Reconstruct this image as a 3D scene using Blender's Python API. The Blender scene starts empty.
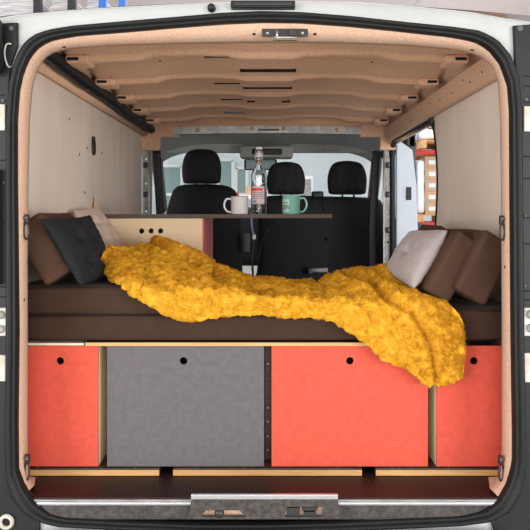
import bpy, bmesh, math, random
from mathutils import Vector, Matrix, noise
from mathutils.bvhtree import BVHTree
random.seed(7)
R = math.radians
COL = bpy.context.scene.collection
F, D, VX, VY, EYE, LIFT = 650.0, 1.85, 267.0, 213.0, 0.81, 0.55
CAM = Vector((0, -D, EYE))

def at(px, py, Y):
    d = D + Y
    return Vector(((px - VX) * d / F, Y, EYE + (VY - py) * d / F))
def X_(px, Y): return (px - VX) * (D + Y) / F
def Z_(py, Y): return EYE + (VY - py) * (D + Y) / F

# ------------------------------------------------------------------ materials
MATS = {}
def mat(name, col, rough=0.6, metal=0.0, bump=0.0, bscale=200, var=0.0, vscale=8, stretch=(1, 1, 1), spec=None,
        sheen=0.0, col2=None, detail=4, coat=0.0, coord='Object', emit=0):
    m = bpy.data.materials.new(name); m.use_nodes = True
    nt = m.node_tree; b = nt.nodes['Principled BSDF']
    b.inputs['Base Color'].default_value = (*col, 1); b.inputs['Roughness'].default_value = rough
    b.inputs['Metallic'].default_value = metal
    if spec is not None: b.inputs['Specular IOR Level'].default_value = spec
    if sheen: b.inputs['Sheen Weight'].default_value = sheen; b.inputs['Sheen Roughness'].default_value = .4
    if coat: b.inputs['Coat Weight'].default_value = coat
    if emit:
        b.inputs['Emission Color'].default_value = (*col, 1); b.inputs['Emission Strength'].default_value = emit
    tc = nt.nodes.new('ShaderNodeTexCoord')
    mp = nt.nodes.new('ShaderNodeMapping'); mp.inputs['Scale'].default_value = stretch
    nt.links.new(tc.outputs[coord], mp.inputs['Vector'])
    if var or col2:
        n = nt.nodes.new('ShaderNodeTexNoise'); n.inputs['Scale'].default_value = vscale; n.inputs['Detail'].default_value = detail
        nt.links.new(mp.outputs[0], n.inputs['Vector'])
        r = nt.nodes.new('ShaderNodeValToRGB')
        c2 = col2 if col2 else tuple(c * (1 - var) for c in col)
        r.color_ramp.elements[0].position = .33; r.color_ramp.elements[1].position = .67
        r.color_ramp.elements[0].color = (*c2, 1); r.color_ramp.elements[1].color = (*col, 1)
        nt.links.new(n.outputs['Fac'], r.inputs['Fac']); nt.links.new(r.outputs['Color'], b.inputs['Base Color'])
    if bump:
        n = nt.nodes.new('ShaderNodeTexNoise'); n.inputs['Scale'].default_value = bscale; n.inputs['Detail'].default_value = 3
        nt.links.new(mp.outputs[0], n.inputs['Vector'])
        bp = nt.nodes.new('ShaderNodeBump'); bp.inputs['Strength'].default_value = bump; bp.inputs['Distance'].default_value = .004
        nt.links.new(n.outputs['Fac'], bp.inputs['Height']); nt.links.new(bp.outputs[0], b.inputs['Normal'])
    MATS[name] = m
    return m

mat('carpet', (.76, .49, .325), .95, bump=1.0, bscale=200, col2=(.66, .40, .255), vscale=120, sheen=.1)
mat('carpet_frame', (.66, .445, .32), .95, bump=.6, bscale=300, col2=(.56, .36, .25), vscale=160, sheen=.1)
mat('ply', (.82, .72, .63), .5, bump=.05, bscale=60, col2=(.75, .64, .54), vscale=3.5, stretch=(1.2, 1.6, .5), detail=8)
mat('birch', (.80, .62, .40), .45, bump=.05, bscale=50, col2=(.74, .54, .32), vscale=6, stretch=(.5, 1, 3), detail=6)
mat('birch_edge', (.62, .36, .14), .5, col2=(.50, .27, .09), vscale=30, stretch=(.3, 1, 6))
mat('side_birch', (.84, .74, .56), .5, col2=(.76, .65, .47), vscale=8, stretch=(1, 1, .4))
mat('red_felt', (.63, .085, .050), .85, bump=.25, bscale=420, col2=(.57, .070, .040), vscale=45, detail=8)
mat('red_strip', (.70, .06, .05), .45)
mat('pink_strip', (.70, .20, .20), .45)
mat('grey_felt', (.125, .113, .121), .85, bump=.25, bscale=420, col2=(.105, .095, .102), vscale=45, detail=8)
mat('brown', (.046, .0215, .0125), .8, bump=.2, bscale=700, var=.15, vscale=30, spec=.25, sheen=.05)
mat('brown_cushion', (.085, .043, .026), .8, bump=.25, bscale=500, var=.2, vscale=20, spec=.3)
mat('yellow', (.75, .40, .035), .9, bump=.3, bscale=350, col2=(.56, .27, .015), vscale=42, spec=.1)
mat('black_cloth', (.014, .0145, .017), .8, bump=.25, bscale=300, spec=.3)
mat('black_linen', (.020, .022, .025), .85, bump=.4, bscale=600, col2=(.014, .016, .018), vscale=120, spec=.2)
mat('beige', (.55, .43, .36), .9, bump=.3, bscale=600, var=.08, vscale=80, sheen=.2)
mat('pillow_grey', (.40, .35, .345), .9, bump=.3, bscale=600, var=.08, vscale=80, sheen=.2)
mat('rubber', (.009, .0098, .0105), .5, spec=.3, bump=.15, bscale=90, var=.3, vscale=12)
mat('black_plastic', (.010, .0115, .0135), .45, spec=.35, bump=.1, bscale=60, var=.3, vscale=10)
mat('dark_grey', (.10, .10, .10), .75, bump=.1, bscale=200)
mat('headliner', (.42, .42, .40), .9, bump=.2, bscale=300)
mat('visor', (.33, .33, .31), .8, bump=.1, bscale=200)
mat('white_paint', (.50, .515, .505), .35, var=.12, vscale=5, coat=.3)
mat('cream_paint', (.60, .58, .52), .45, col2=(.45, .40, .32), vscale=25)
mat('blue_white', (.62, .70, .80), .35, var=.1, vscale=5)
mat('steel', (.55, .55, .54), .4, .8, col2=(.36, .36, .35), vscale=25, bump=.15, bscale=60)
mat('primer', (.36, .355, .345), .5, .1, col2=(.22, .22, .21), vscale=14)
mat('alu', (.50, .50, .52), .38, .9, bump=.1, bscale=300, stretch=(.1, 4, 4))
mat('dark_metal', (.05, .05, .05), .45, .7)
mat('bronze', (.20, .17, .12), .4, .8)
mat('floor_mat', (.030, .012, .011), .5, spec=.3, bump=.5, bscale=160, col2=(.022, .010, .010), vscale=4)
mat('sill_dirt', (.075, .064, .06), .8, bump=.8, bscale=90, col2=(.028, .024, .022), vscale=60, detail=9)
mat('walnut', (.055, .03, .02), .5, col2=(.02, .011, .008), vscale=9, stretch=(2, 2, 16))
mat('table_edge', (.085, .055, .042), .6)
mat('hole', (.006, .006, .006), .9)
mat('enamel', (.82, .80, .80), .18, coat=.5)
mat('mint', (.24, .55, .44), .22, coat=.5)
mat('mint_pale', (.45, .66, .57), .4)
mat('ink', (.03, .10, .08), .6)
mat('label_pink', (.62, .50, .55), .6)
mat('label_red', (.75, .07, .04), .5)
mat('label_dark', (.10, .07, .09), .6)
mat('white', (.80, .80, .80), .6)
mat('rack_blue', (.01, .10, .42), .45, .1)
mat('rack_red', (.75, .05, .03), .45)
mat('pallet_wood', (.72, .40, .17), .7, var=.3, vscale=9)
mat('cardboard', (.60, .40, .26), .8, var=.15, vscale=9)
mat('wrap', (.80, .80, .82), .3, bump=.6, bscale=14)
mat('hall_wall', (.78, .85, .88), .8, var=.05)
mat('hall_ceiling', (.92, .84, .82), .8)
mat('hall_floor', (.60, .59, .57), .5, var=.15, vscale=3)
mat('teal_glass', (.22, .33, .33), .3)
mat('belt', (.015, .015, .018), .6)
mat('blue_strap', (.20, .32, .48), .6)
mat('boards', (.62, .60, .60), .7, col2=(.16, .15, .16), vscale=3, stretch=(1, 1, 22), detail=6)
mat('wood_dark', (.22, .10, .04), .5)

def glass(name, col=(1, 1, 1), rough=0.0, ior=1.45):
    m = bpy.data.materials.new(name); m.use_nodes = True
    b = m.node_tree.nodes['Principled BSDF']
    b.inputs['Base Color'].default_value = (*col, 1); b.inputs['Roughness'].default_value = rough
    b.inputs['Transmission Weight'].default_value = 1; b.inputs['IOR'].default_value = ior
    MATS[name] = m
glass('bottle_glass', (.97, .985, .99))
def pane(name, tint, refl):
    m = bpy.data.materials.new(name); m.use_nodes = True; nt = m.node_tree; nt.nodes.remove(nt.nodes['Principled BSDF'])
    t = nt.nodes.new('ShaderNodeBsdfTransparent'); t.inputs[0].default_value = (*tint, 1)
    g = nt.nodes.new('ShaderNodeBsdfGlossy'); g.inputs['Roughness'].default_value = .02
    x = nt.nodes.new('ShaderNodeMixShader'); x.inputs[0].default_value = refl
    nt.links.new(t.outputs[0], x.inputs[1]); nt.links.new(g.outputs[0], x.inputs[2])
    nt.links.new(x.outputs[0], nt.nodes['Material Output'].inputs[0]); MATS[name] = m
pane('windscreen', (.92, .97, .97), .05)

# ------------------------------------------------------------------ object helpers
def new_mesh(name, vs, fs, m, smooth=False):
    me = bpy.data.meshes.new(name); me.from_pydata([tuple(v) for v in vs], [], [tuple(f) for f in fs])
    bm = bmesh.new(); bm.from_mesh(me); bmesh.ops.recalc_face_normals(bm, faces=bm.faces); bm.to_mesh(me); bm.free()
    if smooth:
        me.shade_smooth()
    if m: me.materials.append(MATS[m])
    return me
def empty(name, loc, label=None, cat=None, group=None):
    o = bpy.data.objects.new(name, None); o.empty_display_size = .05; COL.objects.link(o); o.location = loc
    if label: o['label'] = label
    if cat: o['category'] = cat
    if group: o['group'] = group
    return o
def wloc(o):
    v = Vector((0, 0, 0))
    while o is not None:
        v += Vector(o.location); o = o.parent
    return v
def put(name, me, parent=None, label=None, cat=None, group=None, kind=None):
    """mesh verts are in van space; they are re-based on the parent, or on the thing's own base point"""
    if parent is not None:
        off = wloc(parent)
    else:
        xs = [v.co.x for v in me.vertices]; ys = [v.co.y for v in me.vertices]; zs = [v.co.z for v in me.vertices]
        off = Vector(((min(xs) + max(xs)) / 2, (min(ys) + max(ys)) / 2, min(zs)))
    me.transform(Matrix.Translation(-off))
    o = bpy.data.objects.new(name, me); COL.objects.link(o)
    if parent is not None: o.parent = parent
    else: o.location = off
    if label: o['label'] = label
    if cat: o['category'] = cat
    if group: o['group'] = group
    if kind: o['kind'] = kind
    return o
def join(*mes):
    bm = bmesh.new(); mats = []
    for me in mes:
        base = len(bm.faces); bm.from_mesh(me); bm.faces.ensure_lookup_table()
        for k, f in enumerate(bm.faces[base:]):
            mt = me.materials[f.material_index] if me.materials else None
            if mt not in mats: mats.append(mt)
            f.material_index = mats.index(mt)
    out = bpy.data.meshes.new(mes[0].name); bm.to_mesh(out); bm.free()
    for mt in mats:
        if mt: out.materials.append(mt)
    return out
def xform(me, M): me.transform(M); return me

def box(x0, x1, y0, y1, z0, z1, m, bev=0.0, seg=2):
    bm = bmesh.new(); bmesh.ops.create_cube(bm, size=1)
    for v in bm.verts:
        v.co = Vector(((x0 + x1) / 2 + v.co.x * (x1 - x0), (y0 + y1) / 2 + v.co.y * (y1 - y0), (z0 + z1) / 2 + v.co.z * (z1 - z0)))
    if bev: bmesh.ops.bevel(bm, geom=list(bm.edges), offset=bev, segments=seg, affect='EDGES', profile=.6)
    me = bpy.data.meshes.new('b'); bm.to_mesh(me); bm.free(); me.materials.append(MATS[m])
    return me
def rbox(sx, sy, sz, r, m, n=(16, 16, 8), puff=0.0, nz=0.0, nsc=9, seed=0):
    """soft rounded block centred at 0"""
    idx = {}; vs = []; fs = []
    h = (sx / 2, sy / 2, sz / 2)
    def V(i, j, k):
        key = (i, j, k)
        if key in idx: return idx[key]
        p = Vector([(-1 + 2 * a / c) * hh for a, c, hh in zip((i, j, k), n, h)])
        q = Vector([max(-hh + r, min(hh - r, c)) for c, hh in zip(p, h)])
        d = p - q
        if d.length > 1e-9:
            m_ = max(abs(c) for c in d); d = d.normalized() * m_ if m_ < r else d.normalized() * r
        p = q + d
        if puff:
            u, v, w = (p.x / h[0], p.y / h[1], p.z / h[2])
            p.z += puff * (1 - u * u) * (1 - v * v) * (1 if w > 0 else -1) * abs(w)
        if nz:
            s = noise.noise(p * nsc + Vector((seed, seed * 2, 3)))
            p += (d.normalized() if d.length > 1e-6 else Vector((0, 0, 1))) * s * nz
        idx[key] = len(vs); vs.append(p); return idx[key]
    a, b, c = n
    for i in range(a):
        for j in range(b):
            fs.append((V(i, j, 0), V(i, j + 1, 0), V(i + 1, j + 1, 0), V(i + 1, j, 0)))
            fs.append((V(i, j, c), V(i + 1, j, c), V(i + 1, j + 1, c), V(i, j + 1, c)))
    for i in range(a):
        for k in range(c):
            fs.append((V(i, 0, k), V(i + 1, 0, k), V(i + 1, 0, k + 1), V(i, 0, k + 1)))
            fs.append((V(i, b, k), V(i, b, k + 1), V(i + 1, b, k + 1), V(i + 1, b, k)))
    for j in range(b):
        for k in range(c):
            fs.append((V(0, j, k), V(0, j, k + 1), V(0, j + 1, k + 1), V(0, j + 1, k)))
            fs.append((V(a, j, k), V(a, j + 1, k), V(a, j + 1, k + 1), V(a, j, k + 1)))
    return new_mesh('rb', vs, fs, m, True)
def rblock(x0, x1, y0, y1, z0, z1, r, m, **k):
    me = rbox(x1 - x0, y1 - y0, z1 - z0, r, m, **k)
    return xform(me, Matrix.Translation(((x0 + x1) / 2, (y0 + y1) / 2, (z0 + z1) / 2)))
def spline(pts, n, closed=False):
    """catmull-rom through pts (any dimension), n samples per span"""
    P = [Vector(p) for p in pts]; N = len(P); out = []
    spans = N if closed else N - 1
    for i in range(spans):
        if closed: a, b, c, d = P[i - 1], P[i], P[(i + 1) % N], P[(i + 2) % N]
        else: a, b, c, d = P[max(i - 1, 0)], P[i], P[i + 1], P[min(i + 2, N - 1)]
        for k in range(n):
            t = k / n
            out.append(.5 * ((2 * b) + (c - a) * t + (2 * a - 5 * b + 4 * c - d) * t * t + (3 * b - a - 3 * c + d) * t ** 3))
    if not closed: out.append(P[-1])
    return out
def tube(pts, r, m, n=10, closed=False, flat=None, cap=True):
    """r number or list; flat=(a,b) scales the profile"""
    P = [Vector(p) for p in pts]; N = len(P); vs = []; fs = []
    up = None
    for i, p in enumerate(P):
        if closed: t = (P[(i + 1) % N] - P[i - 1]).normalized()
        else: t = (P[min(i + 1, N - 1)] - P[max(i - 1, 0)]).normalized()
        if up is None:
            up = Vector((0, 1, 0)) if abs(t.y) < .9 else Vector((0, 0, 1))
        s = t.cross(up).normalized(); up = s.cross(t).normalized()
        rr = r[i] if isinstance(r, (list, tuple)) else r
        fa, fb = flat if flat else (1, 1)
        for k in range(n):
            a = 2 * math.pi * k / n
            vs.append(p + s * math.cos(a) * rr * fa + up * math.sin(a) * rr * fb)
    for i in range(N if closed else N - 1):
        for k in range(n):
            a = i * n + k; b = i * n + (k + 1) % n; j = (i + 1) % N
            fs.append((a, b, j * n + (k + 1) % n, j * n + k))
    if not closed and cap:
        fs.append(tuple(range(n))[::-1]); fs.append(tuple((N - 1) * n + k for k in range(n)))
    return new_mesh('tube', vs, fs, m, True)
def lathe(prof, m, n=40, c=(0, 0, 0), smooth=True, axis='Z'):
    vs = []; fs = []; P = len(prof)
    for i in range(n):
        a = 2 * math.pi * i / n
        for r, z in prof:
            if axis == 'Z': vs.append(Vector((c[0] + r * math.cos(a), c[1] + r * math.sin(a), c[2] + z)))
            elif axis == 'Y': vs.append(Vector((c[0] + r * math.cos(a), c[1] + z, c[2] + r * math.sin(a))))
            else: vs.append(Vector((c[0] + z, c[1] + r * math.cos(a), c[2] + r * math.sin(a))))
    for i in range(n):
        for k in range(P - 1):
            fs.append((i * P + k, ((i + 1) % n) * P + k, ((i + 1) % n) * P + k + 1, i * P + k + 1))
    me = new_mesh('lathe', vs, fs, m, smooth)
    bm = bmesh.new(); bm.from_mesh(me); bmesh.ops.remove_doubles(bm, verts=bm.verts, dist=1e-5)
    bmesh.ops.recalc_face_normals(bm, faces=bm.faces); bm.to_mesh(me); bm.free()
    if smooth: me.shade_smooth()
    return me
def cyl(c, r, h, m, axis='Z', n=24): return lathe([(0, 0), (r, 0), (r, h), (0, h)], m, n, c, False, axis)
def plate(outer, holes, depth, fn, m, bev=0.0, m_edge=None):
    """2-D outline (with holes) given thickness; fn(u, v, w) -> van space, w in 0..depth"""
    cu = bpy.data.curves.new('c', 'CURVE'); cu.dimensions = '2D'; cu.fill_mode = 'BOTH'
    cu.extrude = max(depth / 2 - bev, 1e-5); cu.bevel_depth = bev; cu.bevel_resolution = 2; cu.offset = -bev if bev else 0
    for loop in [outer] + list(holes):
        s = cu.splines.new('POLY'); s.points.add(len(loop) - 1); s.use_cyclic_u = True
        for p, q in zip(s.points, loop): p.co = (q[0], q[1], 0, 1)
    o = bpy.data.objects.new('tmp', cu); COL.objects.link(o)
    dg = bpy.context.evaluated_depsgraph_get(); me = bpy.data.meshes.new_from_object(o.evaluated_get(dg))
    bpy.data.objects.remove(o); bpy.data.curves.remove(cu)
    for v in me.vertices: v.co = fn(v.co.x, v.co.y, v.co.z + depth / 2)
    bm = bmesh.new(); bm.from_mesh(me); bmesh.ops.remove_doubles(bm, verts=bm.verts, dist=1e-6)
    bmesh.ops.recalc_face_normals(bm, faces=bm.faces); bm.to_mesh(me); bm.free()
    me.materials.clear(); me.materials.append(MATS[m])
    return me
def circ(x, y, r, n=24): return [(x + r * math.cos(2 * math.pi * k / n), y + r * math.sin(2 * math.pi * k / n)) for k in range(n)]
def XZ(y0): return lambda u, v, w: Vector((u, y0 + w, v))
def YZ(x0): return lambda u, v, w: Vector((x0 + w, u, v))
def loft(loops, m, closed=True, smooth=True):
    N = len(loops[0]); vs = [v for l in loops for v in l]; fs = []
    for a in range(len(loops) - 1):
        for k in range(N if closed else N - 1):
            fs.append((a * N + k, a * N + (k + 1) % N, (a + 1) * N + (k + 1) % N, (a + 1) * N + k))
    return new_mesh('loft', vs, fs, m, smooth)
def pillow(cs, T, m, n=36, tufts=(), seed=0, wr=.003, pw=2.6, ts=.09):
    """cushion between four corner points TL TR BR BL"""
    A, B, C, Dd = [Vector(c) for c in cs]
    nrm = ((B - A) + (C - Dd)).cross((Dd - A) + (C - B)).normalized()
    vs = []; fs = []
    def side(s):
        base = len(vs)
        for i in range(n + 1):
            for j in range(n + 1):
                u, v = i / n, j / n
                a, b = 2 * u - 1, 2 * v - 1
                bow = .05
                uu = .5 + a / 2 * (1 - bow * (1 - b * b)); vv = .5 + b / 2 * (1 - bow * (1 - a * a))
                p = (A * (1 - uu) + B * uu) * (1 - vv) + (Dd * (1 - uu) + C * uu) * vv
                t = T / 2 * (max(0, 1 - abs(a) ** pw) * max(0, 1 - abs(b) ** pw)) ** .5
                for (x, y) in tufts:
                    t *= 1 - .62 * math.exp(-((u - x) ** 2 + (v - y) ** 2) / (ts * ts))
                if 0 < i < n and 0 < j < n:
                    t += wr * noise.noise(Vector((u * 7 + seed, v * 7, s))) + wr * .6 * noise.noise(Vector((u * 19, v * 15 + seed, s)))
                vs.append(p + nrm * t * s)
        for i in range(n):
            for j in range(n):
                q = base + i * (n + 1) + j
                fs.append((q, q + 1, q + n + 2, q + n + 1))
    side(1); side(-1)
    me = new_mesh('pillow', vs, fs, m, True)
    bm = bmesh.new(); bm.from_mesh(me); bmesh.ops.remove_doubles(bm, verts=bm.verts, dist=1e-5)
    bmesh.ops.recalc_face_normals(bm, faces=bm.faces); bm.to_mesh(me); bm.free(); me.shade_smooth()
    return me
def thing(name, me, label, cat, group=None): return put(name, me, None, label, cat, group)
def struct(name, me, parent=None): return put(name, me, parent, kind=None if parent else 'structure')

# ------------------------------------------------------------------ rear opening loops (measured outlines, set at their own depths)
CX, CY = 266.0, 270.0
def resample(poly, N=260):
    out = []
    for k in range(N):
        a = 2 * math.pi * k / N; dx, dy = math.cos(a), math.sin(a); best = None
        for i in range(len(poly)):
            x1, y1 = poly[i][0] - CX, poly[i][1] - CY; x2, y2 = poly[(i + 1) % len(poly)][0] - CX, poly[(i + 1) % len(poly)][1] - CY
            ex, ey = x2 - x1, y2 - y1; den = dx * ey - dy * ex
            if abs(den) < 1e-9: continue
            t = (x1 * ey - y1 * ex) / den; s = (x1 * dy - y1 * dx) / den
            if t > 0 and -1e-6 <= s <= 1 + 1e-6 and (best is None or t > best): best = t
        out.append((CX + dx * best, CY + dy * best))
    return out
seal_out = [(8, 330), (8, 180), (9, 120), (11, 88), (15, 66), (23, 48), (34, 37), (50, 31), (75, 27), (120, 23), (180, 18), (225, 14), (262, 12.5), (300, 13.5), (350, 17.5), (400, 23), (450, 28), (478, 32), (496, 41), (509, 57), (517, 78), (520, 110), (521, 200), (522, 330), (524, 430), (524, 465), (520, 490), (508, 509), (490, 519), (460, 523), (400, 526), (340, 528), (267, 529), (190, 529), (120, 527), (60, 524), (40, 519), (24, 509), (13, 494), (8, 475), (7, 420)]
seal_in = [(19.5, 330), (18, 180), (18, 120), (20, 92), (24, 73), (31, 57), (41, 46), (55, 40), (80, 36), (120, 33), (180, 28), (225, 24.5), (262, 23), (300, 23.5), (350, 27), (400, 32), (450, 37.5), (474, 42), (488, 50), (500, 65), (507, 86), (509, 112), (509.5, 200), (510.5, 330), (512, 430), (512, 462), (507, 482), (497, 499), (482, 509), (458, 513.5), (400, 516), (340, 519), (267, 521), (190, 521), (120, 518), (66, 515), (50, 511), (36, 501), (25, 486), (19, 468), (18.5, 420)]
lip = [(28, 330), (28, 250), (28.5, 190), (30, 120), (33, 85), (39, 66), (50, 54), (68, 49), (110, 46), (180, 44), (262, 43), (340, 43.5), (410, 46), (455, 50), (479, 56), (492, 66), (498, 82), (500, 120), (501, 190), (501.5, 330), (501.5, 450), (500, 478), (490, 487), (450, 490), (260, 490), (60, 490), (38, 487), (29, 478), (28, 450)]
sO, sI, lP = resample(seal_out), resample(seal_in), resample(lip)
sO3 = [at(x, y, 0.004) for x, y in sO]; sI3 = [at(x, y, .004) for x, y in sI]

# carpet-lined return of the opening
n_ = len(sO)
def mixl(a, b, t): return [(p[0] * (1 - t) + q[0] * t, p[1] * (1 - t) + q[1] * t) for p, q in zip(a, b)]
mid1 = [at(x, y, .014) for x, y in mixl(sI, lP, .42)]
mid2 = [at(x, y, .05) for x, y in mixl(sI, lP, .86)]
lp3 = [at(x, y, .14) for x, y in lP]
ctr = Vector((0, 0, .66))
lpo = [Vector((p.x * 1.10, .155, ctr.z + (p.z - ctr.z) * (1.10 if p.z > .2 else 1.0))) for p in lp3]
# keep only the part above the load floor
keep = [p.z > -.03 for p in lp3]
order = [k for k in range(n_) if keep[k]]
gap = next(k for k in range(n_) if not keep[k])
start = gap
while not keep[start % n_]: start += 1
seq = [(start + i) % n_ for i in range(len(order))]
frame_loops = [[l[k] for k in seq] for l in (sI3, mid1, mid2, lp3, lpo)]
def trim_low(l): return [Vector((p.x, p.y, max(p.z, .001))) for p in l]
frame_loops = [trim_low(l) for l in frame_loops]
frame = struct('trim_1', loft(frame_loops, 'carpet_frame', closed=False))
frame['label'] = 'tan carpet lined return around the rear opening'
def on(obj_me, px, py):
    """first point of a surface on the line of sight, to seat fittings on it"""
    return None
def bvh_of(o):
    off = wloc(o); me = o.data
    return BVHTree.FromPolygons([v.co + off for v in me.vertices], [tuple(p.vertices) for p in me.polygons])
def hit(bvh, px, py):
    d = (at(px, py, 1) - CAM).normalized()
    loc, nor, i, dist = bvh.ray_cast(CAM, d)
    if loc is not None and nor.dot(d) > 0: nor = -nor
    return loc, nor
def stud(loc, nor, w, h, t, m, tang=Vector((1, 0, 0)), bev=.0008):
    """small plate lying on a surface"""
    z = nor.normalized(); x = (tang - z * tang.dot(z)).normalized(); y = z.cross(x)
    me = box(-w / 2, w / 2, -h / 2, h / 2, -t, t, m, bev)
    M = Matrix((x, y, z)).transposed().to_4x4(); M.translation = loc
    return xform(me, M)
bf = bvh_of(frame)
for px, py in ((254, 34), (315, 34), (64, 47), (472, 50), (27, 262), (505, 267), (24, 300)):
    l, nrm = hit(bf, px, py)
    if l is not None:
        struct('screw_hole', stud(l, nrm, .009, .009, .0012, 'hole'), frame)

# rubber seal: a D-shaped band with a bead
def ring_offset(t, y): return [Vector((a.x * (1 - t) + b.x * t, y, a.z * (1 - t) + b.z * t)) for a, b in zip(sO3, sI3)]
prof = [(0, .004), (.02, -.012), (.12, -.022), (.3, -.026), (.5, -.024), (.58, -.016), (.66, -.014), (.78, -.020), (.9, -.016), (1.0, -.004), (1.04, .012), (.9, .012)]
sl = loft([ring_offset(t, y) for t, y in prof], 'rubber')
thing('door_seal', sl, 'black rubber seal running around the whole rear opening of the van', 'seal')

# white body skin around the opening
roofl = [(-40, 330), (-40, 24), (-10, 20), (18, 15), (60, 11), (100, 8), (180, 4), (262, 1), (350, 2), (420, 7), (470, 12), (512, 19), (545, 24), (575, 30), (575, 330), (575, 575), (267, 575), (-40, 575)]
rO = resample(roofl)
body_loops = [[at(x, y, .012) for x, y in mixl(sO, sI, .5)], [at(x, y, .006) for x, y in sO], [at(x, y, .006) for x, y in mixl(sO, rO, .85)], [at(x, y, .02) for x, y in mixl(sO, rO, .97)], [at(x, y, .06) for x, y in rO], [at(x, y, .06) * 1.0 + Vector((0, .14, 0)) for x, y in rO]]
skin = struct('wall_rear', loft(body_loops, 'white_paint'))
# black pillar plates carrying the hinges
def pillar(poly, name_label, patches):
    me = plate([(at(x, y, 0).x, at(x, y, 0).z) for x, y in poly], [], .014, XZ(-.006), 'black_plastic', .003)
    root = put('pillar_cover', me, None, name_label, 'pillar cover')
    for (x0, x1, y0, y1, m, holes) in patches:
        a, b = at(x0, y1, 0), at(x1, y0, 0)
        h = put('hinge_plate' if holes else 'body_pad', box(a.x, b.x, -.016, -.004, a.z, b.z, m, .003), root)
        for (hx, hy, r) in holes:
            c = at(hx, hy, 0)
            put('bolt', lathe([(0, -.012), (r * .6, -.012), (r * .75, -.009), (r, -.007), (r, 0)], 'primer', 16, (c.x, -.016, c.z), True, 'Y'), h)
    return root
pl = pillar([(-38, 26), (12, 23), (18, 23), (18, 46), (11, 66), (9, 100), (10, 180), (10, 470), (14, 496), (26, 512), (40, 521), (40, 545), (-38, 545)],
            'black pillar cover with hinge plates on the left edge of the rear opening',
            [(-8, 7, 105, 131, 'cream_paint', ()), (-9, 8, 307, 335, 'cream_paint', ((3, 314, .012), (3, 328, .012))), (-9, 8, 354, 380, 'cream_paint', ())])
pr = pillar([(513, 26), (568, 22), (568, 545), (500, 545), (490, 521), (508, 512), (519, 492), (522, 470), (520, 330), (518, 110), (515, 78)],
            'black pillar cover with hinge plates on the right edge of the rear opening',
            [(522, 540, 107, 132, 'cream_paint', ()), (522, 545, 307, 335, 'cream_paint', ((528.5, 313.5, .013), (528.5, 327, .013))), (522, 545, 352, 381, 'cream_paint', ())])
def seat_on_pillar(root, x0, x1, y0, y1, name, m, yy=-.012, bev=.002):
    a, b = at(x0, y1, 0), at(x1, y0, 0)
    return put(name, box(a.x, b.x, yy, -.003, a.z, b.z, m, bev), root)
for y in (76, 95, 160, 182, 222, 286, 296): seat_on_pillar(pl, -5, 6, y, y + 1.2, 'groove', 'hole', -.0075, 0)
for y in (76, 86, 102, 156, 178, 217, 243, 290, 299): seat_on_pillar(pr, 523, 540, y, y + 1.4, 'groove', 'hole', -.0075, 0)
for root, x, y, r in ((pl, 12, 29, 2.6), (pl, 4, 101, 2), (pl, 5, 183, 1.6), (pr, 519, 29, 3), (pr, 525, 100, 2), (pr, 524, 216, 1.6), (pr, 524, 286, 1.6), (pr, 522.5, 385, 1.6)):
    c = at(x, y, 0); put('screw', lathe([(0, -.004), (r * .0028, -.003), (r * .0028, 0)], 'dark_grey', 14, (c.x, -.006, c.z), True, 'Y'), root)
c = at(-3, 48, 0)
bulb = rbox(.055, .05, .16, .024, 'black_plastic', n=(8, 8, 12)); xform(bulb, Matrix.Translation((c.x, -.03, c.z)))
put('hinge_arm', bulb, pl)
for y0 in (225, 175):
    c = at(-1, 250 if y0 == 225 else 200, 0)
bel = tube([at(-2, 170 + i * 1.0, 0) + Vector((0, -.02, 0)) for i in range(0, 115, 1)], [.012 + .003 * (i % 3 == 0) for i in range(115)], 'dark_grey', 10)
put('cable_gaiter', bel, pl)
ln = tube(spline([at(13, 45, 0) + Vector((0, -.012, 0)), at(8, 46, 0) + Vector((0, -.013, 0)), at(6.5, 56, 0) + Vector((0, -.013, 0)), at(9, 66, 0) + Vector((0, -.012, 0)), at(12, 68, 0) + Vector((0, -.01, 0))], 6), .0025, 'cream_paint', 8)
put('loop_edge', ln, pl)
c = at(8, 520, 0)
put('ring_bushing', lathe([(.012, -.006), (.013, -.014), (.020, -.014), (.022, -.006)], 'cream_paint', 28, (c.x, -.004, c.z), True, 'Y'), pl)
put('bushing_hole', lathe([(0, -.006), (.0125, -.006), (.0125, 0)], 'hole', 24, (c.x, -.004, c.z), False, 'Y'), pl)

# bumper under the seal
bp = rblock(at(42, 500, 0).x, at(500, 500, 0).x, -.09, -.032, at(0, 560, 0).z, at(0, 525.5, 0).z, .012, 'white_paint', n=(30, 6, 6))
struct('trim_12', bp)

# brake light bar and bump stop on the roof edge
bl = empty('brake_light', at(272, 7.5, 0), 'black bar shaped brake light on the white roof edge above the opening', 'light')
a, b = at(231, 9.5, 0), at(295, 2.5, 0)
put('housing', box(a.x, b.x, -.02, .01, a.z, b.z, 'black_plastic', .004, 3), bl)
a, b = at(234, 8, 0), at(292, 4.2, 0)
put('lens', box(a.x, b.x, -.024, -.015, a.z, b.z, 'dark_metal', .003, 3), bl)
c = at(211.5, 8, 0)
thing('bump_stop', lathe([(0, -.016), (.006, -.016), (.010, -.012), (.0115, -.004), (.0125, .012)], 'black_plastic', 24, (c.x, 0, c.z), True, 'Y'), 'small round black rubber bump stop left of the brake light', 'bump stop')

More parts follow.
